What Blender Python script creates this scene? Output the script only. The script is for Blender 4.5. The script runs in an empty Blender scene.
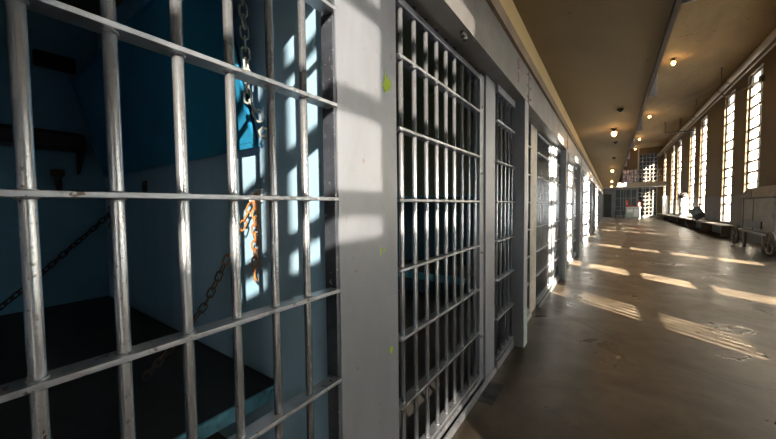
import bpy, bmesh, math, random
from mathutils import Vector, Matrix
random.seed(7)
C = bpy.context.scene.collection
PI = math.pi

# ------------------------------------------------------------------ helpers
def lk(o): C.objects.link(o); return o

class MB:
    """collects shapes into one mesh"""
    def __init__(s): s.bm = bmesh.new(); s.mi = 0
    def _set(s, faces, smooth=False):
        for f in faces: f.material_index = s.mi; f.smooth = smooth
    def box(s, x0, x1, y0, y1, z0, z1, bev=0.0, mat=None):
        r = bmesh.ops.create_cube(s.bm, size=1.0)
        vs = r['verts']
        for v in vs:
            v.co = Vector(((x0+x1)/2+v.co.x*(x1-x0), (y0+y1)/2+v.co.y*(y1-y0), (z0+z1)/2+v.co.z*(z1-z0)))
            if mat is not None: v.co = mat @ v.co
        fs = list({f for v in vs for f in v.link_faces})
        s._set(fs)
        if bev > 0:
            es = list({e for v in vs for e in v.link_edges})
            r2 = bmesh.ops.bevel(s.bm, geom=es, offset=bev, segments=2, affect='EDGES', profile=.5)
            s._set(r2['faces'])
        return s
    def cyl(s, p0, p1, r0, r1=None, n=16, caps=True, smooth=True):
        p0 = Vector(p0); p1 = Vector(p1); r1 = r0 if r1 is None else r1
        d = (p1-p0); L = d.length
        q = Vector((0,0,1)).rotation_difference(d.normalized()).to_matrix().to_4x4()
        M = Matrix.Translation((p0+p1)/2) @ q
        r = bmesh.ops.create_cone(s.bm, cap_ends=caps, segments=n, radius1=r0, radius2=r1, depth=L, matrix=M)
        fs = list({f for v in r['verts'] for f in v.link_faces})
        for f in fs: f.material_index = s.mi; f.smooth = smooth and len(f.verts) == 4
        return s
    def sph(s, c, r, seg=12, sc=(1,1,1)):
        M = Matrix.Translation(Vector(c)) @ Matrix.Diagonal((*sc, 1))
        q = bmesh.ops.create_uvsphere(s.bm, u_segments=seg, v_segments=max(6, seg//2), radius=r, matrix=M)
        s._set(list({f for v in q['verts'] for f in v.link_faces}), True)
        return s
    def tube(s, pts, r, n=8, closed=False):
        pts = [Vector(p) for p in pts]; N = len(pts); rings = []
        up = None
        for i, p in enumerate(pts):
            if closed: t = (pts[(i+1) % N]-pts[i-1]).normalized()
            else: t = (pts[min(i+1, N-1)]-pts[max(i-1, 0)]).normalized()
            if up is None:
                up = t.orthogonal().normalized()
            up = (up - t*up.dot(t)).normalized(); b = t.cross(up)
            rings.append([s.bm.verts.new(p+up*math.cos(2*PI*k/n)*r+b*math.sin(2*PI*k/n)*r) for k in range(n)])
        fs = []
        for i in range(N if closed else N-1):
            a = rings[i]; c = rings[(i+1) % N]
            for k in range(n):
                fs.append(s.bm.faces.new((a[k], a[(k+1) % n], c[(k+1) % n], c[k])))
        if not closed:
            fs.append(s.bm.faces.new(list(reversed(rings[0])))); fs.append(s.bm.faces.new(rings[-1]))
        s._set(fs, True)
        return s
    def poly(s, pts, thick=None, n=None):
        vs = [s.bm.verts.new(Vector(p)) for p in pts]
        f = s.bm.faces.new(vs); s._set([f])
        if thick:
            r = bmesh.ops.extrude_face_region(s.bm, geom=[f])
            nv = [g for g in r['geom'] if isinstance(g, bmesh.types.BMVert)]
            bmesh.ops.translate(s.bm, verts=nv, vec=Vector(n)*thick)
            s._set([g for g in r['geom'] if isinstance(g, bmesh.types.BMFace)])
        return s
    def mesh(s, name, mats):
        bmesh.ops.recalc_face_normals(s.bm, faces=s.bm.faces[:])
        me = bpy.data.meshes.new(name); s.bm.to_mesh(me); s.bm.free()
        for m in (mats if isinstance(mats, (list, tuple)) else [mats]): me.materials.append(m)
        return me
    def build(s, name, mats, parent=None, loc=(0,0,0)):
        return obj(name, s.mesh(name, mats), parent, loc)

def obj(name, me, parent=None, loc=(0,0,0)):
    o = bpy.data.objects.new(name, me); lk(o); o.location = loc
    if parent is not None: o.parent = parent
    return o
def tag(o, label=None, cat=None, group=None, kind=None):
    if label: o['label'] = label
    if cat: o['category'] = cat
    if group: o['group'] = group
    if kind: o['kind'] = kind
    return o
def empty(name, loc, label=None, cat=None, group=None, kind=None):
    o = bpy.data.objects.new(name, None); o.empty_display_size = .1; lk(o); o.location = loc
    return tag(o, label, cat, group, kind)
def struct(o): o['kind'] = 'structure'; return o

# ------------------------------------------------------------------ materials
def ramp(nt, src, stops):
    r = nt.nodes.new('ShaderNodeValToRGB')
    while len(r.color_ramp.elements) < len(stops): r.color_ramp.elements.new(.5)
    for e, (p, c) in zip(r.color_ramp.elements, stops):
        e.position = p; e.color = (*c, 1) if len(c) == 3 else c
    nt.links.new(src, r.inputs[0]); return r.outputs[0]
def noise(nt, co, scale, detail=6, rough=.6, sc=(1,1,1), dist=0):
    mp = nt.nodes.new('ShaderNodeMapping'); mp.inputs['Scale'].default_value = sc
    nt.links.new(co, mp.inputs[0])
    n = nt.nodes.new('ShaderNodeTexNoise'); n.inputs['Scale'].default_value = scale
    n.inputs['Detail'].default_value = detail; n.inputs['Roughness'].default_value = rough
    n.inputs['Distortion'].default_value = dist
    nt.links.new(mp.outputs[0], n.inputs['Vector']); return n.outputs['Fac']
def mixc(nt, fac, a, b, mode='MIX'):
    m = nt.nodes.new('ShaderNodeMix'); m.data_type = 'RGBA'; m.blend_type = mode
    for s, v in ((0, fac), (6, a), (7, b)):
        if isinstance(v, bpy.types.NodeSocket): nt.links.new(v, m.inputs[s])
        elif isinstance(v, (int, float)): m.inputs[s].default_value = v
        else: m.inputs[s].default_value = (*v, 1)
    return m.outputs[2]
def pbr(name, col, rough=.6, metal=0.0, var=None, vscale=3, vsc=(1,1,1), bump=0, bscale=40, spots=None, sscale=60, sthr=(.66,.70), world=False, spec=None):
    m = bpy.data.materials.new(name); m.use_nodes = True; nt = m.node_tree
    b = nt.nodes['Principled BSDF']
    b.inputs['Roughness'].default_value = rough; b.inputs['Metallic'].default_value = metal
    if spec is not None: b.inputs['Specular IOR Level'].default_value = spec
    tc = nt.nodes.new('ShaderNodeTexCoord'); co = tc.outputs['Object']
    if world:
        g = nt.nodes.new('ShaderNodeNewGeometry'); co = g.outputs['Position']
    c = None
    if var:
        f = noise(nt, co, vscale, 8, .62, vsc, .4)
        c = ramp(nt, f, [(.34, var), (.66, col)])
    if spots:
        f = noise(nt, co, sscale, 3, .6)
        g2 = ramp(nt, f, [(sthr[0], (0,0,0)), (sthr[1], (1,1,1))])
        f3 = ramp(nt, noise(nt, co, 4, 3, .5), [(.42, (0,0,0)), (.58, (1,1,1))])
        fm = mixc(nt, 1.0, g2, f3, 'MULTIPLY')
        c = mixc(nt, fm, c if c is not None else col, spots)
    if c is None: b.inputs['Base Color'].default_value = (*col, 1)
    else: nt.links.new(c, b.inputs['Base Color'])
    if bump:
        f = noise(nt, co, bscale, 6, .6)
        bp = nt.nodes.new('ShaderNodeBump'); bp.inputs['Strength'].default_value = bump; bp.inputs['Distance'].default_value = .01
        nt.links.new(f, bp.inputs['Height']); nt.links.new(bp.outputs[0], b.inputs['Normal'])
    return m

M = {}
M['bar'] = pbr('silver_painted_bar', (.66,.69,.74), .27, .82, var=(.50,.52,.56), vscale=9, vsc=(1,1,.25), bump=.10, bscale=120, spots=(.10,.07,.05), sscale=130, sthr=(.62,.65), world=True)
M['rail'] = pbr('flat_steel_rail', (.46,.475,.51), .36, .75, var=(.29,.30,.325), vscale=9, bump=.2, bscale=60, spots=(.11,.08,.06), sscale=50, sthr=(.60,.64), world=True)
M['plate'] = pbr('grey_painted_plate', (.29,.305,.34), .38, .35, var=(.20,.212,.24), vscale=2.2, vsc=(1,1,.5), bump=.06, bscale=25, spots=(.22,.17,.13), sscale=28, sthr=(.66,.70), world=True)
M['plate_dark'] = pbr('dark_steel_flange', (.10,.11,.14), .45, .3, var=(.05,.055,.07), vscale=10, spots=(.5,.5,.5), sscale=60, sthr=(.66,.68), world=True)
M['cream'] = pbr('cream_worn_paint', (.46,.42,.34), .5, .1, var=(.33,.30,.25), vscale=5, spots=(.12,.07,.04), sscale=25, sthr=(.60,.63), world=True)
M['mint'] = pbr('mint_worn_paint', (.42,.52,.47), .6, 0, var=(.28,.34,.31), vscale=12, world=True)
M['header'] = pbr('header_steel', (.21,.20,.195), .45, .3, var=(.125,.118,.115), vscale=3, bump=.1, bscale=20, world=True)
M['door_far'] = M['plate']
M['concrete'] = pbr('brown_concrete_strip', (.22,.16,.11), .8, 0, var=(.15,.11,.08), vscale=5, world=True)
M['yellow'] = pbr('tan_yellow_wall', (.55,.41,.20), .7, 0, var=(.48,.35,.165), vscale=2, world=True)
M['soffit'] = pbr('olive_brown_ceiling', (.18,.128,.055), .75, 0, var=(.145,.10,.042), vscale=.9, vsc=(1,.4,1), bump=.15, bscale=6, spots=(.06,.035,.015), sscale=9, sthr=(.70,.73), world=True)
M['ceil'] = pbr('brown_ceiling', (.17,.115,.048), .8, 0, var=(.065,.042,.018), vscale=.5, vsc=(1,.35,1), bump=.2, bscale=4, spots=(.06,.035,.015), sscale=6, sthr=(.64,.68), world=True)
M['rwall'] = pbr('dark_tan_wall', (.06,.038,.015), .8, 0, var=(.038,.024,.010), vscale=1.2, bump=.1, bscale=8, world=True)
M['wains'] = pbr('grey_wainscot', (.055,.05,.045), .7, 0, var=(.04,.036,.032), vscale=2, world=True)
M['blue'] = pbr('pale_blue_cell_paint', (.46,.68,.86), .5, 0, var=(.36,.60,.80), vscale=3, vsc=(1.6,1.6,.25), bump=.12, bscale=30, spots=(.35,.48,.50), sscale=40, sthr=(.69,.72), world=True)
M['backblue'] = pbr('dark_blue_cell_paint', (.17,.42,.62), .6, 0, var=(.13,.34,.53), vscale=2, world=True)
M['teal'] = pbr('teal_bunk_paint', (.025,.27,.50), .4, 0, var=(.02,.21,.42), vscale=4, bump=.05, spots=(.02,.18,.25), sscale=30, sthr=(.70,.72), world=True)
M['bedblack'] = pbr('black_bunk_steel', (.035,.033,.033), .55, .1, var=(.02,.02,.02), vscale=5, world=True)
M['beedge'] = pbr('bright_blue_bunk_edge', (.16,.46,.60), .5, .1, var=(.06,.2,.26), vscale=12, spots=(.15,.06,.03), sscale=40, world=True)
M['cell2'] = pbr('olive_cell_paint', (.26,.25,.13), .7, 0, var=(.18,.18,.09), vscale=2, world=True)
M['cell2lo'] = pbr('blue_grey_cell_paint', (.045,.075,.09), .7, 0, var=(.03,.05,.065), vscale=2, world=True)
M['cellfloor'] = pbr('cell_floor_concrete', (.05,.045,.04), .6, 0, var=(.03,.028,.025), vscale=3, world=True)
M['chain'] = pbr('dark_rusty_chain', (.20,.14,.10), .5, .7, var=(.08,.06,.05), vscale=20, world=True)
M['chain_pale'] = pbr('greenish_galvanised_chain', (.62,.64,.58), .5, .2, var=(.40,.42,.38), vscale=20, world=True)
M['chain_rust'] = pbr('orange_rust_chain', (.62,.27,.08), .7, .2, var=(.30,.12,.04), vscale=15, world=True)
M['black'] = pbr('black_metal', (.018,.016,.016), .5, .2)
M['darkpipe'] = pbr('dark_brown_pipe', (.09,.065,.05), .5, .3, var=(.05,.035,.03), vscale=3, world=True)
M['pipe'] = pbr('grey_brown_pipe', (.11,.09,.075), .4, .4, var=(.055,.045,.036), vscale=3, vsc=(1,.5,1), world=True)
M['stripe'] = pbr('brown_gallery_edge', (.06,.042,.034), .6, .1, var=(.04,.028,.022), vscale=4, world=True)
M['lilac'] = pbr('pale_lilac_panel', (.26,.24,.25), .6)
M['cart'] = pbr('worn_grey_cart', (.17,.155,.14), .6, .15, var=(.10,.09,.08), vscale=4, bump=.1, bscale=15, spots=(.08,.06,.05), sscale=14, sthr=(.62,.66), world=True)
M['cartdark'] = pbr('dark_cart_trim', (.035,.028,.024), .6, .2)
M['white'] = pbr('white_enamel', (.72,.74,.78), .4)
M['grey'] = pbr('mid_grey_paint', (.22,.22,.215), .6, var=(.15,.15,.15), vscale=2, world=True)
M['ledgewhite'] = pbr('pale_landing_edge', (.35,.31,.26), .7, var=(.27,.24,.20), vscale=1.5, world=True)
M['red'] = pbr('red_paint', (.33,.03,.025), .5)
M['greenp'] = pbr('lime_green_paint', (.36,.50,.02), .6)
M['muntin'] = pbr('window_steel', (.10,.085,.07), .6, .2)
M['socket'] = pbr('lamp_socket', (.05,.04,.03), .5)
M['signblue'] = pbr('board_face', (.16,.21,.25), .2, .3)
M['rubber'] = pbr('rubber_tyre', (.10,.085,.07), .7)

def emis(name, col, s):
    m = bpy.data.materials.new(name); m.use_nodes = True
    b = m.node_tree.nodes['Principled BSDF']
    b.inputs['Base Color'].default_value = (*col, 1); b.inputs['Emission Color'].default_value = (*col, 1)
    b.inputs['Emission Strength'].default_value = s; return m
M['bulb'] = emis('glowing_bulb', (1,.55,.18), 22)

def glassmat(name, tint, gloss=.06):
    m = bpy.data.materials.new(name); m.use_nodes = True; nt = m.node_tree
    for n in list(nt.nodes):
        if n.type != 'OUTPUT_MATERIAL': nt.nodes.remove(n)
    out = [n for n in nt.nodes][0]
    t = nt.nodes.new('ShaderNodeBsdfTransparent'); t.inputs[0].default_value = (*tint, 1)
    g = nt.nodes.new('ShaderNodeBsdfGlossy'); g.inputs['Roughness'].default_value = .08
    mx = nt.nodes.new('ShaderNodeMixShader'); mx.inputs[0].default_value = gloss
    nt.links.new(t.outputs[0], mx.inputs[1]); nt.links.new(g.outputs[0], mx.inputs[2]); nt.links.new(mx.outputs[0], out.inputs[0])
    return m
M['glass'] = glassmat('clear_old_glass', (.97,.95,.90))
def frosted(name, col, mix=.75):
    m = bpy.data.materials.new(name); m.use_nodes = True; nt = m.node_tree
    for n in list(nt.nodes):
        if n.type != 'OUTPUT_MATERIAL': nt.nodes.remove(n)
    out = [n for n in nt.nodes][0]
    t = nt.nodes.new('ShaderNodeBsdfTranslucent'); t.inputs[0].default_value = (*col, 1)
    d = nt.nodes.new('ShaderNodeBsdfDiffuse'); d.inputs[0].default_value = (*col, 1)
    mx = nt.nodes.new('ShaderNodeMixShader'); mx.inputs[0].default_value = 1-mix
    nt.links.new(t.outputs[0], mx.inputs[1]); nt.links.new(d.outputs[0], mx.inputs[2]); nt.links.new(mx.outputs[0], out.inputs[0])
    return m
M['sun_block'] = frosted('sun_blocking_pane', (.30,.28,.24))  # for unseen pane rows added to block a band of sun
M['endglass'] = glassmat('sky_dimming_blue_glass', (.05,.055,.06), .12)  # tint darkened to hold back the bright sky behind
M['endglass_pink'] = glassmat('sky_dimming_pink_glass', (.17,.13,.12), .1)  # pink tint, darkened too against the sky brightness

# floor: polished, stained brown concrete with a hairline crack
def floor_material():
    m = bpy.data.materials.new('polished_brown_concrete'); m.use_nodes = True; nt = m.node_tree
    b = nt.nodes['Principled BSDF']; g = nt.nodes.new('ShaderNodeNewGeometry'); co = g.outputs['Position']
    f = noise(nt, co, .9, 9, .65, (1,1,1), 1.2)
    c = ramp(nt, f, [(.32, (.014,.010,.007)), (.50, (.038,.029,.020)), (.68, (.085,.068,.050))])
    f2 = noise(nt, co, 3.2, 10, .72, (1,1,1), .7)
    c2 = ramp(nt, f2, [(.32, (.42,.40,.38)), (.52, (1,1,1)), (.70, (1.35,1.3,1.25))])
    c = mixc(nt, .9, c, c2, 'MULTIPLY')
    f3 = noise(nt, co, 55, 4, .6)
    c3 = ramp(nt, f3, [(.28, (.55,.5,.46)), (.42, (1,1,1))])
    c = mixc(nt, .5, c, c3, 'MULTIPLY')
    nt.links.new(c, b.inputs['Base Color'])
    r = ramp(nt, noise(nt, co, 1.7, 8, .65, (1,1,1), 1.0), [(.3, (.24,)*3), (.7, (.46,)*3)])
    nt.links.new(r, b.inputs['Roughness'])
    bp = nt.nodes.new('ShaderNodeBump'); bp.inputs['Strength'].default_value = .10; bp.inputs['Distance'].default_value = .02
    nt.links.new(noise(nt, co, 7, 9, .62), bp.inputs['Height']); nt.links.new(bp.outputs[0], b.inputs['Normal'])
    b.inputs['Specular IOR Level'].default_value = .36
    return m
M['floor'] = floor_material()
M['outer'] = pbr('sky_bright_reveal', (.85,.84,.82), .8)  # reveal whitened so windows seen at a slant look bright as sky
M['glass_dim'] = glassmat('sun_dimming_glass', (.23,.225,.22))  # tint added to dim the sun reaching the first cell

ORD = ['nearest','second','third','fourth','fifth','sixth','seventh','eighth','ninth','tenth','eleventh','twelfth']
XB = -.755          # plane of the bars
XH = -.618          # face of pillars and header
YE = 37.0           # far end wall
P = 3.1             # cell pitch
XW = 3.75           # right wall
XO = 4.75           # its outer face
HC = 6.3            # high ceiling
SZ = 2.80           # gallery soffit
NB = 11

# ------------------------------------------------------------------ room shell
mb = MB(); mb.box(-.80, XO, -12.2, YE+.3, -.2, 0); struct(mb.build('floor', M['floor']))
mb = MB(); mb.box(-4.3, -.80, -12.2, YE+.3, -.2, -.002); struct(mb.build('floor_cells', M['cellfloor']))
mb = MB(); mb.box(-.95, XO, -12.2, YE+.3, HC, HC+.2); struct(mb.build('ceiling', M['ceil']))
mb = MB(); mb.box(XH-.02, .380, -12, 34.4, SZ, SZ+.18); struct(mb.build('ceiling_gallery', M['soffit']))
mb = MB()                                                       # steel channel along the gallery edge
mb.box(.366, .405, -12, 34.4, SZ-.045, SZ+.18)
struct(mb.build('trim_gallery_edge', M['stripe']))
mb = MB(); mb.box(-4.2, -.80, -2.25, YE, 2.86, 3.0); struct(mb.build('ceiling_cells', M['cell2']))
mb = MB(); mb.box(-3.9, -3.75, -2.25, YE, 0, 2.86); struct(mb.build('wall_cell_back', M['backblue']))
mb = MB(); mb.box(-.80, XH-.004, -12, YE, 2.57, SZ+.02); struct(mb.build('wall_left', M['yellow']))
mb = MB(); mb.box(-.80, XH-.004, -12, YE, SZ+.19, HC); struct(mb.build('wall_left_upper', M['yellow']))
mb = MB(); mb.box(-.80, XH-.002, -12, -.78, 0, 2.19); struct(mb.build('wall_left_rear', M['plate']))
mb = MB(); mb.box(-.80, XH+.022, -12, YE, 2.482, 2.57); struct(mb.build('trim_concrete_strip', M['concrete']))
mb = MB(); mb.box(-.95, XO, -12.2, -12, 0, HC); struct(mb.build('wall_rear', M['rwall']))
# partitions between cells: painted blue at first cell, olive beyond
for k in range(-1, NB+1):
    y = (.86 if k == 0 else .92)+P*k
    if y > YE: break
    mb = MB()
    if k <= 0:
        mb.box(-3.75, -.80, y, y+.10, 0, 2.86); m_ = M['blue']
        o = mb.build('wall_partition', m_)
    else:
        mb.mi = 0; mb.box(-3.75, -.80, y, y+.10, 1.42, 2.86); mb.mi = 1; mb.box(-3.75, -.80, y, y+.10, 0, 1.40)
        mb.mi = 2; mb.box(-3.75, -.80, y-.003, y+.10, 1.40, 1.425)
        o = mb.build('wall_partition', [M['cell2'], M['cell2lo'], M['beedge']])
    struct(o)

# ------------------------------------------------------------------ header plates (one per cell bay)
for k in range(-2, NB+1):
    y0 = 3.09+P*(k-1); y1 = min(y0+P, YE)
    if y0 > YE-.5: break
    mb = MB()
    mb.box(XH-.012, XH, y0+.004, y1-.004, 2.19, 2.48, bev=.002)     # face plate
    mb.box(-.80, XH-.012, y0+.004, y1-.004, 2.19, 2.205)           # underside
    mb.box(-.80, -.785, y0+.004, y1-.004, 2.15, 2.30)
    for yy in (y0+.06, y1-.06):
        for zz in (2.24, 2.335, 2.43):
            mb.cyl((XH, yy, zz), (XH+.008, yy, zz), .010, .007, n=8)
    mb.box(XH, XH+.006, y1-.020, y1-.008, 2.20, 2.47)
    o = struct(mb.build('trim_%d' % (k+3), M['header']))
# little bracket under the near header, and faded red marks on its face
mb = MB(); mb.box(-.66, XH-.02, 1.60, 1.66, 2.165, 2.19, bev=.004); mb.cyl((-.645,1.63,2.165),(-.645,1.63,2.15),.012,n=10)
tag(mb.build('bracket', M['black']), 'small black bracket bolted under the nearest header plate', 'bracket')
for nm_, pts in (('uppermost faded red painted mark on the header plate above the second grille', [(2.715,2.425),(2.675,2.43),(2.672,2.395),(2.71,2.39),(2.705,2.36),(2.67,2.358)]),
                 ('lower faded red zigzag mark on the header plate above the second grille', [(2.675,2.325),(2.71,2.32),(2.685,2.297),(2.712,2.28),(2.68,2.255)])):
    mb = MB(); mb.tube([(XH+.001, y, z) for y, z in pts], .0035, n=6)
    tag(mb.build('red_marking', M['red']), nm_, 'marking')

# ------------------------------------------------------------------ bars, grilles and doors
RZ = [.085+.305*i for i in range(7)]
BR = .0110
def bar_mesh(z0, z1, name='bar'):
    m_ = MB(); m_.cyl((0,0,z0), (0,0,z1), BR, n=20); return m_.mesh(name, M['bar'])
BAR = bar_mesh(.03, 2.19)
def rail_mesh(y0, y1, ys, weld=True, nm='rail'):
    m_ = MB(); m_.box(-.024, .024, y0, y1, -.0055, .0055, bev=.0012)
    if weld:
        for y in ys:
            pts = []
            for i in range(18):
                a = 2*PI*i/18; rr = BR+.0012+random.uniform(-.0005,.0012)
                pts.append((math.cos(a)*rr, y+math.sin(a)*rr, -.0065+random.uniform(-.001,.001)))
            m_.tube(pts, .0022, n=6, closed=True)
            m_.tube([(p[0], p[1], .0065) for p in pts], .0016, n=6, closed=True)
    return m_.mesh(nm, M['rail'])
GA_Y = [-.033+.1115*i for i in range(7)]         # left grille
DO_Y = [1.172+.1148*i for i in range(9)]         # door
GB_Y = [2.475+.1125*i for i in range(5)]; XG = -.722          # right grille
rA = rail_mesh(-.07, .7545, GA_Y); rD = rail_mesh(1.126, 2.129, DO_Y); rB = rail_mesh(2.43, 2.945, GB_Y)

def stile_mesh(y0, y1, x0=-.785, x1=-.727, bolts=True):
    m_ = MB(); m_.box(x0, x1, y0, y1, .03, 2.17, bev=.002)
    if bolts:
        for z in (.35, .95, 1.5, 1.95):
            m_.cyl((x1, (y0+y1)/2, z), (x1+.007, (y0+y1)/2, z), .012, .009, n=10)
    return m_.mesh('stile', M['plate'])
ST_D = stile_mesh(2.130, 2.212, x1=-.733)
m_ = MB(); m_.box(-.79, -.727, 1.135, 2.212, .03, .06, bev=.002); BOT_D = m_.mesh('bottom_rail', M['rail'])
m_ = MB(); m_.box(-.76, -.695, 2.432, 2.945, 0, .06, bev=.002); SILL_B = m_.mesh('sill', M['rail'])
m_ = MB(); m_.box(-.79, -.72, -.01, .752, 0, .06, bev=.002); SILL_A = m_.mesh('sill', M['rail'])
m_ = MB(); m_.box(-.75, -.70, 2.432, 2.945, 2.13, 2.185, bev=.002); TOP_B = m_.mesh('top_rail', M['plate'])
m_ = MB(); m_.box(-.785, -.735, 1.135, 2.212, 2.13, 2.16, bev=.002); TOP_D = m_.mesh('top_rail', M['plate_dark'])

def unit(name, k, label, cat, group, ys, rail, extra, XB=XB):
    off = P*k
    root = empty(name, (XB, off+ys[0], 0), label, cat, group)
    inv = Vector((XB, off+ys[0], 0))
    for y in ys: obj('bar', BAR, root, (0, y-ys[0], 0))
    for z in RZ:
        obj('rail', rail, root, (0, -ys[0], z))
    for nm, me in extra:
        obj(nm, me, root, (-XB, -ys[0], 0))
    return root

def plate_mesh(mats):
    m_ = MB()
    m_.box(-.800, -.745, .768, 1.124, 0, 2.188, bev=.003)
    return m_.mesh('steel_post', mats)
m_ = MB(); m_.box(-.800, -.749, .755, .767, 0, 2.188)
FL = m_.mesh('flange', M['plate_dark'])
m_ = MB(); m_.box(-.80, -.72, 2.215, 2.430, 0, 2.188, bev=.003); POST = m_.mesh('steel_post', M['plate'])
def pillar_mesh():
    m_ = MB(); m_.box(-.79, XH, 2.946, 3.088, 0, 2.188, bev=.003)
    return m_.mesh('steel_pillar', M['plate'])
PIL = pillar_mesh()
m_ = MB(); m_.box(XH-.002, XH+.003, 2.947, 3.087, .0, .33); MINT = m_.mesh('painted_base', M['mint'])
m_ = MB()
m_.box(-.712, -.694, 1.135, 2.40, 0, .035, bev=.002); m_.box(-.727, -.712, 1.135, 2.2, 0, .008); TRK = m_.mesh('door_track', M['rail'])
PLC = plate_mesh(M['cream']); PLG = plate_mesh(M['plate'])

for k in range(-1, NB):
    o_ = ORD[k] if 0 <= k < len(ORD) else ''
    off = P*k
    if off+3.1 > YE-.2: break
    seen = k >= 0
    if seen:
        unit('cell_grille', k, ('fixed grille of silver bars filling the left of the picture, before the first blue cell' if k == 0 else
             'fixed barred grille just before the %s wide post of the cell row' % o_), 'grille', 'fixed grilles before the wide posts', GA_Y, rA, [('sill', SILL_A)])
        pl = obj('steel_post', PLG if k != 1 else PLC, None, (0, off, 0))
        tag(pl, ('wide flat grey steel post with green paint flecks beside the blue cell' if k == 0 else
             'cream painted wide steel post, second of its kind along the row' if k == 1 else 'wide grey steel post, %s of its kind along the cell row' % o_), 'post', 'wide steel posts')
        obj('flange', FL, pl)
        if k == 0:
            for poly in ([(1.032,1.735),(1.05,1.742),(1.072,1.765),(1.07,1.80),(1.055,1.785),(1.052,1.812),(1.040,1.79),(1.026,1.822),(1.030,1.785),(1.014,1.76)],
                         [(.985,1.085),(.992,1.083),(.993,1.115),(.986,1.118)], [(1.006,1.10),(1.022,1.098),(1.012,1.112)],
                         [(1.045,.665),(1.063,.662),(1.067,.688),(1.047,.69)]):
                mb = MB(); mb.poly([(-.7447, y+.01, z) for y, z in poly], .0015, (1,0,0)); mb.build('paint_fleck', M['greenp'], pl)
        d = unit('cell_door', k, '%s sliding cell door of vertical bars along the grey row' % o_, 'cell door', 'sliding barred cell doors', DO_Y, rD,
             [('stile', ST_D), ('bottom_rail', BOT_D), ('top_rail', TOP_D)])
        t = obj('door_track', TRK, None, (0, off, 0)); tag(t, 'pale steel floor track under the %s sliding cell door' % o_, 'track', 'floor tracks of the cell doors')
        q = obj('door_post', POST, None, (0, off, 0)); tag(q, 'narrow grey post closing the %s sliding cell door' % o_, 'post', 'narrow grey door posts')
    g = unit('cell_grille', k, ('narrow fixed grille of five bars between the %s narrow post and pillar' % o_ if seen else 'fixed grille behind the left edge of the picture'),
             'grille', 'narrow fixed grilles', GB_Y, rB, [('sill', SILL_B), ('top_rail', TOP_B)], XG)
    p_ = obj('steel_pillar', PIL, None, (0, off, 0))
    tag(p_, ('%s jutting grey steel pillar %s' % (o_, 'with a mint painted foot' if k <= 2 else 'of the cell row') if seen else 'jutting grey pillar at the left edge of the picture'), 'pillar', 'jutting pillars of the cell row')
    if k <= 2: obj('painted_base', MINT, p_)

mb = MB(); mb.box(-.70, -.595, 1.98, 2.25, 0, .004); 
for i in range(6): mb.box(-.695, -.60, 2.0+.04*i, 2.015+.04*i, .004, .006)
tag(mb.build('floor_plate', M['black']), 'small dark metal plate let into the floor by the first narrow post', 'plate')

# ------------------------------------------------------------------ bunks, chains and shelf in the first cell
A = math.radians(0)
# lower bunk: steel tray hung from the partition
root = empty('lower_bunk', (-2.6, .86, .48), 'lower steel bunk with black top and pale blue edge hung in the blue cell', 'bunk')
def tray(x0, x1, y0, y1, z, th):
    m1 = MB(); m1.box(x0+.02, x1-.012, y0+.02, y1, z-.012, z)
    return m1
b = MB(); b.box(-3.74+2.6, -1.215+2.6, .01-.86, -.008, -.02, .008, bev=.004); b.build('bunk_top', M['bedblack'], root)
b = MB(); b.box(-1.214+2.6, -1.198+2.6, .0-.86, -.004, -.045, .012, bev=.003); b.box(-3.74+2.6, -1.215+2.6, .0-.86, .012-.86, -.045, .012, bev=.003)
b.cyl((-1.199+2.6,-.05,-.015),(-1.186+2.6,-.05,-.015),.022,n=14); b.build('bunk_edge', M['beedge'], root)
# upper bunk folded up
HX0, HX1 = -3.55, -1.295
hz, hy = 1.565, .828
ty, tz = .655, 2.32
dirv = Vector((0, ty-hy, tz-hz)); Lb = dirv.length; dirv.normalize()
ang = math.atan2(dirv.z, dirv.y)
root = empty('upper_bunk', (HX1, hy, hz), 'upper teal steel bunk folded up against the wall of the blue cell', 'bunk')
Rm = Matrix.Rotation(ang, 4, 'X')
b = MB(); b.box(HX0-HX1, 0, 0, Lb, -.006, .006, mat=Rm); b.build('bunk_panel', M['teal'], root)
b = MB()
b.box(HX0-HX1, 0, -.012, .012, -.005, .012, bev=.002, mat=Rm); b.box(HX0-HX1, 0, Lb-.012, Lb, -.005, .025, bev=.002, mat=Rm)
b.box(-.012, 0, 0, Lb, -.008, .02, bev=.002, mat=Rm); b.box(HX0-HX1, HX0-HX1+.015, 0, Lb, -.05, .02, bev=.002, mat=Rm)
b.build('bunk_rim', M['teal'], root)

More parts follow.
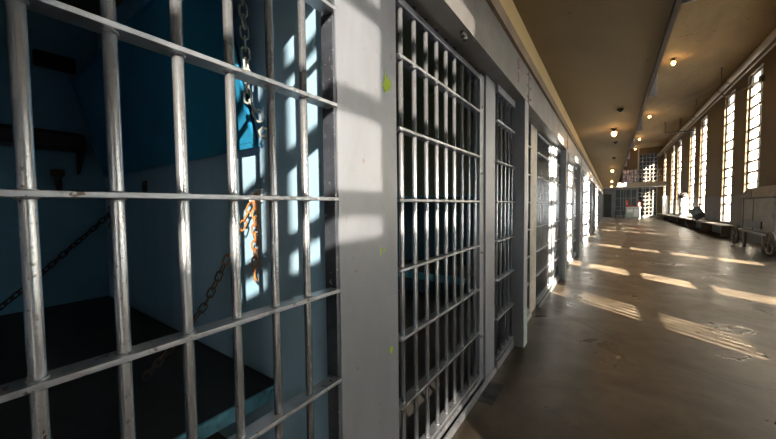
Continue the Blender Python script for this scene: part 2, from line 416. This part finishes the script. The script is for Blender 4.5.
def link_pts(c, t, side, L=.046, W=.026, n=20):
    pts = []
    h = (L-W)/2
    for i in range(n):
        a = 2*PI*i/n
        x = math.cos(a)*W/2; y = math.sin(a)*W/2 + (h if math.sin(a) > 0 else -h)
        pts.append(c + side*x + t*y)
    return pts
def chain(name, pts, mat, label, L=.046, W=.026, r=.0042, sag=0.0, mat2=None, split=None):
    pts = [Vector(p) for p in pts]
    # resample
    seg = [(pts[i+1]-pts[i]).length for i in range(len(pts)-1)]; tot = sum(seg)
    step = L-2.2*r*1.0; n = int(tot/step)
    def at(s):
        for i, g in enumerate(seg):
            if s <= g: return pts[i].lerp(pts[i+1], s/g), (pts[i+1]-pts[i]).normalized()
            s -= g
        return pts[-1], (pts[-1]-pts[-2]).normalized()
    m1 = MB()
    for i in range(n+1):
        s = i*step; p, t = at(s); p = p.copy(); p.z -= sag*4*(s/tot)*(1-s/tot)
        ref = Vector((1,0,0)) if abs(t.x) < .8 else Vector((0,1,0))
        s1 = t.cross(ref).normalized(); s2 = t.cross(s1)
        a = (PI/4 if i % 2 else -PI/4)+random.uniform(-.25,.25)
        sd = s1*math.cos(a)+s2*math.sin(a)
        if mat2 is not None: m1.mi = 1 if s/tot > split else 0
        m1.tube(link_pts(p, t, sd, L, W), r, n=7, closed=True)
    o = m1.build(name, [mat] + ([mat2] if mat2 else []))
    tag(o, label, 'chain'); return o
chain('chain', [(-1.272,.750,2.5),(-1.272,.772,1.75),(-1.235,.81,1.645)], M['chain_pale'], 'pale galvanised chain hanging from above beside the folded upper bunk', L=.055, W=.032, r=.005)
chain('chain', [(-1.34,.83,1.32),(-1.52,.68,.86),(-1.72,.50,.51)], M['chain_rust'], 'rusty chain running slantwise down from the wall hook to the lower bunk', sag=.03, mat2=M['chain'], split=.30, L=.050, W=.028)
chain('chain', [(-1.325,.825,1.29),(-1.32,.815,1.01)], M['chain_rust'], 'short orange rusted chain end dangling below the wall hook', L=.046, W=.028)
chain('chain', [(-3.40,.84,1.28),(-3.28,.52,1.00),(-3.2,.03,.50)], M['black'], 'black chain slanting across the dark back of the blue cell', sag=.03, L=.055, W=.032, r=.0055)
chain('chain', [(-3.45,.83,1.26),(-3.45,.82,1.12)], M['black'], 'short black chain end hanging by the back corner of the blue cell', L=.05, W=.03)
# wall hooks
def hook(loc, label, mat, s=1):
    m1 = MB(); x, y, z = loc
    m1.box(x-.03*s, x+.03*s, .847, .859, z-.03*s, z+.03*s, bev=.003)
    m1.tube([(x, .85, z+.01), (x, y, z+.012), (x-.004, y-.015, z-.005), (x, y-.01, z-.025*s), (x+.002, y+.012, z-.022*s)], .006, n=8)
    m1.cyl((x-.02*s,.85,z-.02*s),(x-.02*s,.84,z-.02*s),.006,n=8)
    tag(m1.build('wall_hook', mat), label, 'hook')
hook((-1.245,.82,1.615), 'steel hook plate on the partition beside the folded bunk hinge', M['chain_pale'], 1.1)
hook((-1.34,.82,1.335), 'white wall hook that carries the rusty chains', M['white'])
hook((-3.42,.82,1.30), 'black wall hook near the back corner of the blue cell', M['black'])
m1 = MB(); m1.tube([(-1.32,.815,1.01),(-1.32,.81,.98),(-1.312,.805,.955),(-1.30,.805,.945),(-1.29,.805,.965)], .005, n=8)
tag(m1.build('hook', M['chain_rust']), 'open rusty hook at the bottom of the dangling chain end', 'hook')
# rusted wall socket hole
m1 = MB(); m1.box(-2.78,-2.72,.846,.859,1.40,1.48, bev=.003); m1.box(-2.77,-2.73,.84,.847,1.41,1.45, bev=.002)
tag(m1.build('junction_box', M['black']), 'small dark junction box on the blue partition under the folded bunk', 'box')
# vent and shelf on the back wall
m1 = MB(); m1.box(-3.75,-3.69,.46,.70,2.42,2.54, bev=.01)
for i in range(4): m1.box(-3.69,-3.68,.48,.68,2.43+.027*i,2.442+.027*i)
tag(m1.build('vent', M['black']), 'black slot vent high on the back wall of the blue cell', 'vent')
m1 = MB(); m1.box(-3.75,-3.48,-.3,.70,1.76,1.89, bev=.03); m1.poly([(-3.74,.68,1.78),(-3.5,.68,1.78),(-3.74,.68,1.58)], .02, (0,1,0)); m1.poly([(-3.74,.10,1.78),(-3.5,.10,1.78),(-3.74,.10,1.58)], .02, (0,1,0))
tag(m1.build('shelf', M['black']), 'thick dark shelf on the back wall of the blue cell', 'shelf')
m1 = MB(); m1.box(-3.75,-3.69,.52,.60,1.55,1.61,bev=.01); m1.cyl((-3.71,.56,1.55),(-3.71,.56,1.47),.022,n=12); m1.cyl((-3.71,.56,1.48),(-3.67,.56,1.44),.018,n=12)
tag(m1.build('tap', M['darkpipe']), 'small dark tap on the back wall beneath the shelf', 'tap')

# bunk in the second cell, seen through the door bars
root = empty('cell_bunk', (-2.4, 3.6, .45), 'dark steel bunk hanging inside the second cell behind the barred door', 'bunk')
b = MB(); b.box(-1.1,1.1,-.3,.43,-.03,.02,bev=.01); b.build('bunk_top', M['bedblack'], root)
b = MB(); b.box(-1.1,1.1,-.33,-.3,-.05,.03,bev=.003); b.build('bunk_edge', M['beedge'], root)

# ------------------------------------------------------------------ right wall and its windows
WZ0, WZ1 = .50, 5.54
wins = []
for j in range(-2, 6):
    b0 = 6.85*j
    if j not in (-1,): wins.append((b0+1.0, b0+2.33))
    if b0+5.15 < YE-1 and j != -1: wins.append((b0+3.65, b0+4.98))
wins += [(-6.25,-4.80), (-3.85,-1.57)]
wins = sorted(w for w in wins if w[0] > -11.8 and w[1] < YE-.2)
mb = MB()
ys = [-12.2] + [y for w in wins for y in w] + [YE+.3]
XM = 3.90
for i in range(0, len(ys), 2):
    a, c = ys[i], ys[i+1]
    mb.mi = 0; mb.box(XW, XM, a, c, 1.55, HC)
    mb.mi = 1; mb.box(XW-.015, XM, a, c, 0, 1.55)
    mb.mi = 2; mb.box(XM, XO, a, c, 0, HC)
for a, c in wins:
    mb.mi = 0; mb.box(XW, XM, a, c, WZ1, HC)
    mb.mi = 1; mb.box(XW-.015, XM, a, c, 0, WZ0)
    mb.mi = 2; mb.box(XM, XO, a, c, WZ1, HC); mb.box(XM, XO, a, c, 0, WZ0)
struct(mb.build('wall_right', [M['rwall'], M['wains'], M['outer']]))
ROWS = 14; RH = (WZ1-WZ0)/ROWS
SPECIAL = (-3.85,-1.57)  # unseen window, widened to shape the sun on the first cell
n = 0
for w in wins:
    a, c = w; n += 1
    fr = MB(); X0, X1 = 3.83, 3.87
    fr.box(X0, X1, a, a+.035, WZ0, WZ1); fr.box(X0, X1, c-.035, c, WZ0, WZ1)
    fr.box(X0, X1, a, c, WZ0, WZ0+.04); fr.box(X0, X1, a, c, WZ1-.04, WZ1)
    for r in range(1, ROWS):
        z = WZ0+RH*r; t = .026 if r % 3 == 1 else .038
        fr.box(X0, X1, a, c, z-t, z+t)
    if w == SPECIAL:
        fr.box(X0, X1, -3.00, -2.88, WZ0, WZ1); fr.box(X0, X1, -2.42, -2.33, WZ0, WZ1)  # mullions placed for their shadow bands on cell wall and post
    else:
        y = a+(c-a)*.36
        fr.box(X0, X1, y-.028, y+.028, WZ0, WZ1)
    f = struct(fr.build('window_%d' % n, M['muntin']))
    g = MB()
    if w == SPECIAL:
        g.mi = 0; g.box(3.848, 3.852, a, c, WZ0, 2.30); g.box(3.848, 3.852, a, c, 3.25, WZ1); g.mi = 1; g.box(3.846, 3.854, a, c, 2.30, 3.25)  # middle rows added to keep sun off the lower post
    else:
        g.box(3.848, 3.852, a, c, WZ0, WZ1)
    g.build('pane', [M['glass_dim'] if w == SPECIAL else M['glass'], M['sun_block']], f)
    if abs(a-1.0) < .01:                                          # unseen bars, added to stripe the near sun patch on the floor
        g = MB()
        yy = a+.06
        while yy < c:
            g.cyl((4.55, yy, WZ0), (4.30, yy, WZ1), .034, n=8); yy += .125
        g.build('sun_stripe_bars', M['muntin'], f)
    s_ = MB(); s_.box(XW-.03, 3.83, a-.0, c+.0, WZ0, WZ0+.02); s_.build('window_sill', M['wains'], f)
    # sky portal
    ld = bpy.data.lights.new('portal', 'AREA'); ld.shape = 'RECTANGLE'; ld.size = WZ1-WZ0; ld.size_y = c-a; ld.cycles.is_portal = True
    lo = bpy.data.objects.new('portal_light', ld); lk(lo); lo.location = (4.73, (a+c)/2, (WZ0+WZ1)/2); lo.rotation_euler = (0, PI/2, 0)

# ------------------------------------------------------------------ pipes along the right side
root = empty('ceiling_pipe', (3.3, 12, 5.5), 'long grey brown pipe running above the tall windows', 'pipe')
b = MB(); b.cyl((0,-22,0),(0,24.6,0),.075,n=18)
for y in (-8,-2,4,10,16,22): b.cyl((0,y-.06,0),(0,y+.06,0),.095,n=18)
b.build('pipe_run', M['pipe'], root)
b = MB(); b.cyl((.12,-22,-.10),(.12,24.6,-.10),.03,n=10); b.build('thin_pipe', M['darkpipe'], root)
for y in (-6.4,-1.2,5.0,9.3,13.6,19.0):
    b = MB(); b.cyl((0,y,.07),(0,y,.8),.014,n=8); b.cyl((0,y-.015,0),(0,y+.015,0),.10,n=16); b.cyl((0,y,.79),(0,y,.8),.05,n=12); b.build('hanger', M['darkpipe'], root)
b = MB(); b.tube([(3.36,17.1,5.36),(3.38,17.0,5.22),(3.6,16.2,5.15),(3.70,14.9,5.05),(3.72,14.6,5.05)], .022, n=8); b.box(3.66,3.745,14.5,14.7,4.95,5.15,bev=.01)
tag(b.build('cable', M['darkpipe']), 'dark cable curving from the pipe across the nearest visible window', 'cable')
b = MB(); b.tube([(2.45,24.0,5.85),(2.45,24.0,5.30),(2.5,24.0,5.25),(3.70,24.0,5.25)], .045, n=10); b.sph((2.45,24,5.85),.06)
tag(b.build('branch_pipe', M['pipe']), 'bent branch pipe crossing under the long ceiling pipe', 'pipe')
root = empty('low_bench', (3.52, 26, 0), 'long low dark bench running along the foot of the window wall', 'bench')
b = MB(); b.box(-.22,.21,-9.6,9.8,.40,.45,bev=.01); b.build('bench_top', M['cart'], root)
for y in (-9.4,-6.2,-3,0,3,6.2,9.4):
    b = MB(); b.box(-.18,.18,y-.04,y+.04,0,.40); b.build('leg', M['darkpipe'], root)

# ------------------------------------------------------------------ lamps
def lamp(x, y, z, label, group, power, s=1.0):
    root = empty('ceiling_bulb', (x, y, z), label, 'light bulb', group)
    b = MB(); b.cyl((0,0,0),(0,0,-.012),.06*s,n=16); b.cyl((0,0,-.012),(0,0,-.06*s),.028*s,n=14); b.build('socket', M['socket'], root)
    b = MB(); b.sph((0,0,-.095*s),.042*s,14,(1,1,1.15)); b.build('bulb', M['bulb'], root)
    ld = bpy.data.lights.new('bulb_light', 'POINT'); ld.energy = power; ld.color = (1,.55,.2); ld.shadow_soft_size = .03
    lo = bpy.data.objects.new('bulb_light', ld); lk(lo); lo.location = (x, y, z-.17*s)
for i, y in enumerate((7.9, 16.6, 24.5, 31.5)):
    lamp(.03, y, SZ, '%s bare glowing bulb under the low gallery ceiling' % ORD[i], 'bulbs under the gallery', 7, 1.25 if i else 1.1)
for i, y in enumerate((14.9, 23.2, 30.8, 36.0)):
    lamp(1.70, y, HC, '%s bare glowing bulb on the high ceiling' % ORD[i], 'bulbs on the high ceiling', 22, 1.5)
for i, (x, y) in enumerate(((.10,6.35),(.07,9.6),(.06,12.8))):
    b = MB(); b.box(x-.04,x+.04,y-.05,y+.05,SZ-.035,SZ,bev=.006); b.cyl((x,y,SZ-.035),(x,y,SZ-.055),.02,n=10)
    tag(b.build('ceiling_box', M['black']), '%s small black box on the gallery ceiling' % ORD[i], 'box', 'black ceiling boxes')
# pale panels standing out from the gallery edge
for i in range(6):
    y = 3.3+2.55*i
    b = MB(); b.box(.405,.505,y,y+.015,SZ-.01,SZ+.5,bev=.003); b.box(.405,.412,y-.05,y+.06,SZ-.02,SZ+.17)
    for zz in (SZ+.06, SZ+.3): b.cyl((.47,y-.008,zz),(.47,y,zz),.015,n=8)
    tag(b.build('edge_panel', M['lilac']), '%s pale upright plate fixed to the gallery edge' % ORD[i], 'panel', 'pale plates on the gallery edge')

# ------------------------------------------------------------------ cart by the window wall
CX, CY = 3.2, 12.7
root = empty('cart', (CX, CY, 0), 'worn grey box cart with a sloping top on wheels under the nearest visible window', 'cart')
def B(b, x0,x1,y0,y1,z0,z1,bev=.006): b.box(x0-CX,x1-CX,y0-CY,y1-CY,z0,z1,bev)
b = MB(); B(b,3.20,3.68,11.5,13.75,.50,1.38,.02)
for y in (11.56,12.9,13.68): B(b,3.185,3.205,y-.05,y+.05,.52,1.38,.003)
for z in (.82,1.0,1.18): B(b,3.192,3.202,12.95,13.63,z-.005,z+.005,0); B(b,3.192,3.202,11.61,12.85,z-.005,z+.005,0)
b.build('body', M['cart'], root)
b = MB(); b.poly([(3.16-CX,11.42-CY,1.42),(3.70-CX,11.42-CY,1.42),(3.70-CX,11.42-CY,1.70),(3.30-CX,11.42-CY,1.70)], 2.4, (0,1,0))
B(b,3.155,3.17,12.9,12.94,1.42,1.6,0); b.build('hood', M['cart'], root)
b = MB(); B(b,3.14,3.70,11.38,13.88,1.38,1.42,.004); b.build('trim_band', M['cartdark'], root)
b = MB(); B(b,3.17,3.205,12.2,13.5,.58,.78,.004); b.build('slot', M['black'], root)
b = MB(); B(b,3.12,3.70,11.2,13.95,.44,.50); b.build('frame', M['cart'], root)
for x in (3.17,3.62):
    for y in (11.95, 13.35):
        b = MB(); B(b,x-.03,x+.03,y-.035,y+.035,0,.44,.004); b.build('leg', M['cart'], root)
for y in (11.30, 13.92):
    b = MB(); c0 = Vector((3.10-CX, y-CY, .30))
    pts = [c0+Vector((0, math.cos(2*PI*i/28)*.26, math.sin(2*PI*i/28)*.26)) for i in range(28)]
    b.tube(pts, .030, n=8, closed=True)
    for i in range(6):
        a = 2*PI*i/12; dv = Vector((0, math.cos(a)*.25, math.sin(a)*.25)); b.cyl(c0-dv, c0+dv, .012, n=6)
    b.cyl(c0-Vector((.04,0,0)), c0+Vector((.05,0,0)), .04, n=12); b.build('wheel', M['rubber'], root)

# ------------------------------------------------------------------ bins and leaning board along the wall
def bin_(x, y, label, lid=True, h=1.05, w=.30):
    root = empty('waste_bin', (x, y, .45), label, 'bin')
    b = MB(); b.cyl((0,0,.12),(0,0,h),w*.86,w,n=24); b.cyl((0,0,.0),(0,0,.12),w*.78,n=24)
    for z in (.3,.6,.9): b.cyl((0,0,z),(0,0,z+.02),w*.95,n=24)
    b.build('body', M['white'], root)
    if lid:
        b = MB(); b.cyl((0,0,h),(0,0,h+.06),w*1.12,n=24); b.cyl((0,0,h+.06),(0,0,h+.32),w*1.05,w*.75,n=24); b.box(-w*1.0,-w*.6,-.12,.12,h+.1,h+.24,bev=.01); b.build('lid', M['black'], root)
    else:
        b = MB(); b.cyl((0,0,h),(0,0,h+.05),w*1.04,n=24); b.build('rim', M['grey'], root)
bin_(3.5, 25.4, 'white round bin with a black lid standing on the low bench', True, 1.12, .22)
bin_(3.5, 32.8, 'tall white open drum standing further along the low bench', False, 1.40, .215)
root = empty('leaning_board', (3.5, 20.3, .45), 'dark framed board with a pale face tilted on the low bench', 'board'); root.rotation_euler = (0,0,math.radians(62)); root.scale = (.72,.72,.72)
Rb = Matrix.Rotation(math.radians(-32), 4, 'X')
b = MB(); b.box(-.03,.03,-.30,.30,.17,.95,bev=.01,mat=Rb); b.build('frame', M['black'], root)
b = MB(); b.box(-.036,-.03,-.24,.24,.50,.90,mat=Rb); b.build('face', M['signblue'], root)
b = MB(); b.cyl((0,-.25,0),(0,.12,.45),.02,n=8); b.cyl((0,.55,0),(0,.35,.5),.02,n=8); b.build('stand', M['black'], root)

# ------------------------------------------------------------------ far end
# end wall with openings
mb = MB()
def wallpiece(x0, x1, z0, z1, mi=0): mb.mi = mi; mb.box(x0, x1, YE, YE+.25, z0, z1)
# openings: door (-.62..0.05, 0..2.2), glazed hall (.35..1.95, .2..2.6), tall window (2.05..3.35,.2..5.75), upper window (.85..1.95,3.15..4.45)
wallpiece(-.95,-.58,0,2.75,1); wallpiece(-.58,.05,2.2,2.75,1); wallpiece(.05,.35,0,2.75,1)
wallpiece(.35,1.95,2.6,2.75,1); wallpiece(.35,1.95,0,.2,1); wallpiece(1.95,2.05,0,HC,1)
wallpiece(2.05,3.35,0,.2,1); wallpiece(3.35,XO,0,HC,0); wallpiece(2.05,3.35,5.75,HC,0)
wallpiece(-.95,.85,2.75,HC,0); wallpiece(.85,1.95,4.45,HC,0); wallpiece(.85,1.95,2.75,3.15,0)
struct(mb.build('wall_end', [M['rwall'], M['grey']]))
def grid_window(name, x0, x1, z0, z1, nx, nz, glass, t=.03, slant=0):
    fr = MB(); y0, y1 = YE+.02, YE+.07
    for i in range(nx+1):
        x = x0+(x1-x0)*i/nx; fr.box(x-t, x+t, y0, y1, z0, z1)
    for i in range(nz+1):
        z = z0+(z1-z0)*i/nz; fr.box(x0, x1, y0, y1, z-t, z+t)
    f = struct(fr.build(name, M['muntin']))
    g = MB(); g.box(x0, x1, YE+.04, YE+.05, z0, z1); g.build('pane', glass, f)
    ld = bpy.data.lights.new('portal', 'AREA'); ld.shape = 'RECTANGLE'; ld.size = x1-x0; ld.size_y = z1-z0; ld.cycles.is_portal = True
    lo = bpy.data.objects.new('portal_light', ld); lk(lo); lo.location = ((x0+x1)/2, YE+.24, (z0+z1)/2); lo.rotation_euler = (-PI/2, 0, 0)
grid_window('window_%d' % (n+1), 2.05, 3.35, .2, 5.75, 5, 16, M['endglass'], .035)
grid_window('window_%d' % (n+2), .85, 1.95, 3.15, 4.45, 4, 3, M['endglass_pink'], .04)
# dark door and dark glazed screen
b = MB(); b.box(-.58,.05,YE+.05,YE+.10,0,2.2); b.box(-.50,-.02,YE+.03,YE+.05,.15,1.0,bev=.01); b.box(-.50,-.02,YE+.03,YE+.05,1.15,2.05,bev=.01)
d = struct(b.build('door_1', M['bedblack'])); b = MB(); b.sph((-.02,YE,1.05),.04); b.build('door_handle', M['pipe'], d)
b = MB(); b.box(.35,1.95,YE+.1,YE+.12,.2,2.6)
dd = struct(b.build('window_%d' % (n+3), M['cell2lo']))
b = MB()
for x in (.35,.75,1.15,1.55,1.95): b.box(x-.025,x+.025,YE+.02,YE+.1,.2,2.6)
for z in (.2,1.0,1.8,2.6): b.box(.35,1.95,YE+.02,YE+.1,z-.025,z+.025)
b.build('window_frame', M['grey'], dd)
# landing across the far end
b = MB(); b.box(XH, XW, 34.4, YE, 2.75, 3.05, bev=.02); b.box(XH, XW, 34.38, 34.42, 3.05, 3.09)
struct(b.build('trim_landing', M['ledgewhite']))
# cage fence under the landing
root = empty('cage_fence', (1.9, 34.9, 0), 'tall barred cage screen standing under the far landing', 'fence')
b = MB()
for i in range(6): b.box(-1.0+i*.45,-.97+i*.45,-.015,.015,0,2.74)
b.build('post_row', M['grey'], root)
b = MB()
for i in range(12): b.box(-1.0,1.28,-.008,.008,.15+.22*i,.165+.22*i)
b.build('cross_rails', M['bar'], root)
# upper landing railing
root = empty('landing_railing', (2.4, 34.5, 3.09), 'barred railing on the far landing in front of the tall window', 'railing')
for i in range(12):
    b = MB(); b.cyl((-1.1+i*.2,0,0),(-1.1+i*.2,0,1.0),.018,n=8); b.build('baluster', M['bar'], root)
for z in (.5,1.0):
    b = MB(); b.cyl((-1.12,0,z),(1.12,0,z),.022,n=8); b.build('rail', M['bar'], root)
# display cabinet with red pieces on it
root = empty('display_cabinet', (1.55, 33.4, 0), 'pale green cabinet with red panels standing before the far screen', 'cabinet')
b = MB(); b.box(-.5,.45,-.25,.25,.08,.95,bev=.02); 
for x in (-.44,.39): b.box(x-.03,x+.03,-.2,.2,0,.08)
b.build('body', M['mint'], root)
b = MB(); b.box(-.52,.47,-.27,.27,.95,1.0,bev=.005); b.build('top', M['white'], root)
b = MB(); b.box(-.5,-.36,-.05,.05,1.0,1.6,bev=.02); b.box(-.5,0,-.05,.05,1.02,1.16,bev=.02); b.build('red_panel', M['red'], root)
b = MB(); b.box(.30,.43,-.05,.05,1.0,1.4,bev=.02); b.build('red_panel', M['red'], root)
b = MB(); b.box(-.42,-.05,-.262,-.25,.55,.85); b.box(.02,.38,-.262,-.25,.2,.85); b.build('door', M['white'], root)
# chair-like trolley
root = empty('table', (.6, 33.4, 0), 'small dark table at the far end left of the cabinet', 'table')
b = MB(); b.box(-.3,.3,-.25,.25,.70,.74,bev=.005); b.build('tabletop', M['grey'], root)
for x in (-.27,.27):
    for y in (-.22,.22): b = MB(); b.box(x-.02,x+.02,y-.02,y+.02,0,.70); b.build('leg', M['black'], root)

# hairline crack in the floor
b = MB()
ck = [(-.05,3.75),(.05,3.62),(.12,3.56),(.22,3.50),(.33,3.38),(.47,3.33),(.58,3.30),(.70,3.22),(.82,3.20),(.98,3.22),(1.15,3.18),(1.4,3.2),(1.8,3.16),(2.4,3.2)]
ck = [(-.6,4.3),(-.4,4.12),(-.2,3.92)]+ck
for (x0,y0),(x1,y1) in zip(ck, ck[1:]):
    d = Vector((x1-x0,y1-y0,0)); nn = Vector((-d.y,d.x,0)).normalized()*.006
    b.poly([(x0-nn.x,y0-nn.y,.001),(x1-nn.x,y1-nn.y,.001),(x1+nn.x,y1+nn.y,.001),(x0+nn.x,y0+nn.y,.001)])
o = b.build('floor_crack', M['bedblack']); struct(o); o.name = 'trim_floor_crack'

# ------------------------------------------------------------------ light
w = bpy.data.worlds.new('World'); bpy.context.scene.world = w; w.use_nodes = True
nt = w.node_tree; bg = nt.nodes['Background']
bg.inputs[0].default_value = (.80,.90,1,1); bg.inputs[1].default_value = 11.5
sd = bpy.data.lights.new('sun', 'SUN'); sd.energy = 320; sd.color = (1,.92,.79); sd.angle = math.radians(.32)
so = bpy.data.objects.new('sun', sd); lk(so)
dv = Vector((-1,.75,-.455)).normalized(); so.rotation_euler = dv.to_track_quat('-Z', 'Y').to_euler()

# ------------------------------------------------------------------ camera
F = 315.0; yaw, pit, rol = .61555, .04252, -.010264
f = Vector((-math.sin(yaw)*math.cos(pit), math.cos(yaw)*math.cos(pit), -math.sin(pit)))
r = Vector((math.cos(yaw), math.sin(yaw), 0)); u = r.cross(f)
r2 = r*math.cos(rol)+u*math.sin(rol); u2 = -r*math.sin(rol)+u*math.cos(rol)
cd = bpy.data.cameras.new('camera'); cd.sensor_width = 36; cd.sensor_fit = 'HORIZONTAL'; cd.lens = F*36/776; cd.clip_start = .02; cd.clip_end = 200
co = bpy.data.objects.new('camera', cd); lk(co)
Mx = Matrix((r2, u2, -f)).transposed().to_4x4(); Mx.translation = Vector((0,0,1.28)); co.matrix_world = Mx
sc = bpy.context.scene; sc.camera = co
sc.view_settings.view_transform = 'Standard'
sc.view_settings.look = 'None'
sc.view_settings.exposure = -0.42
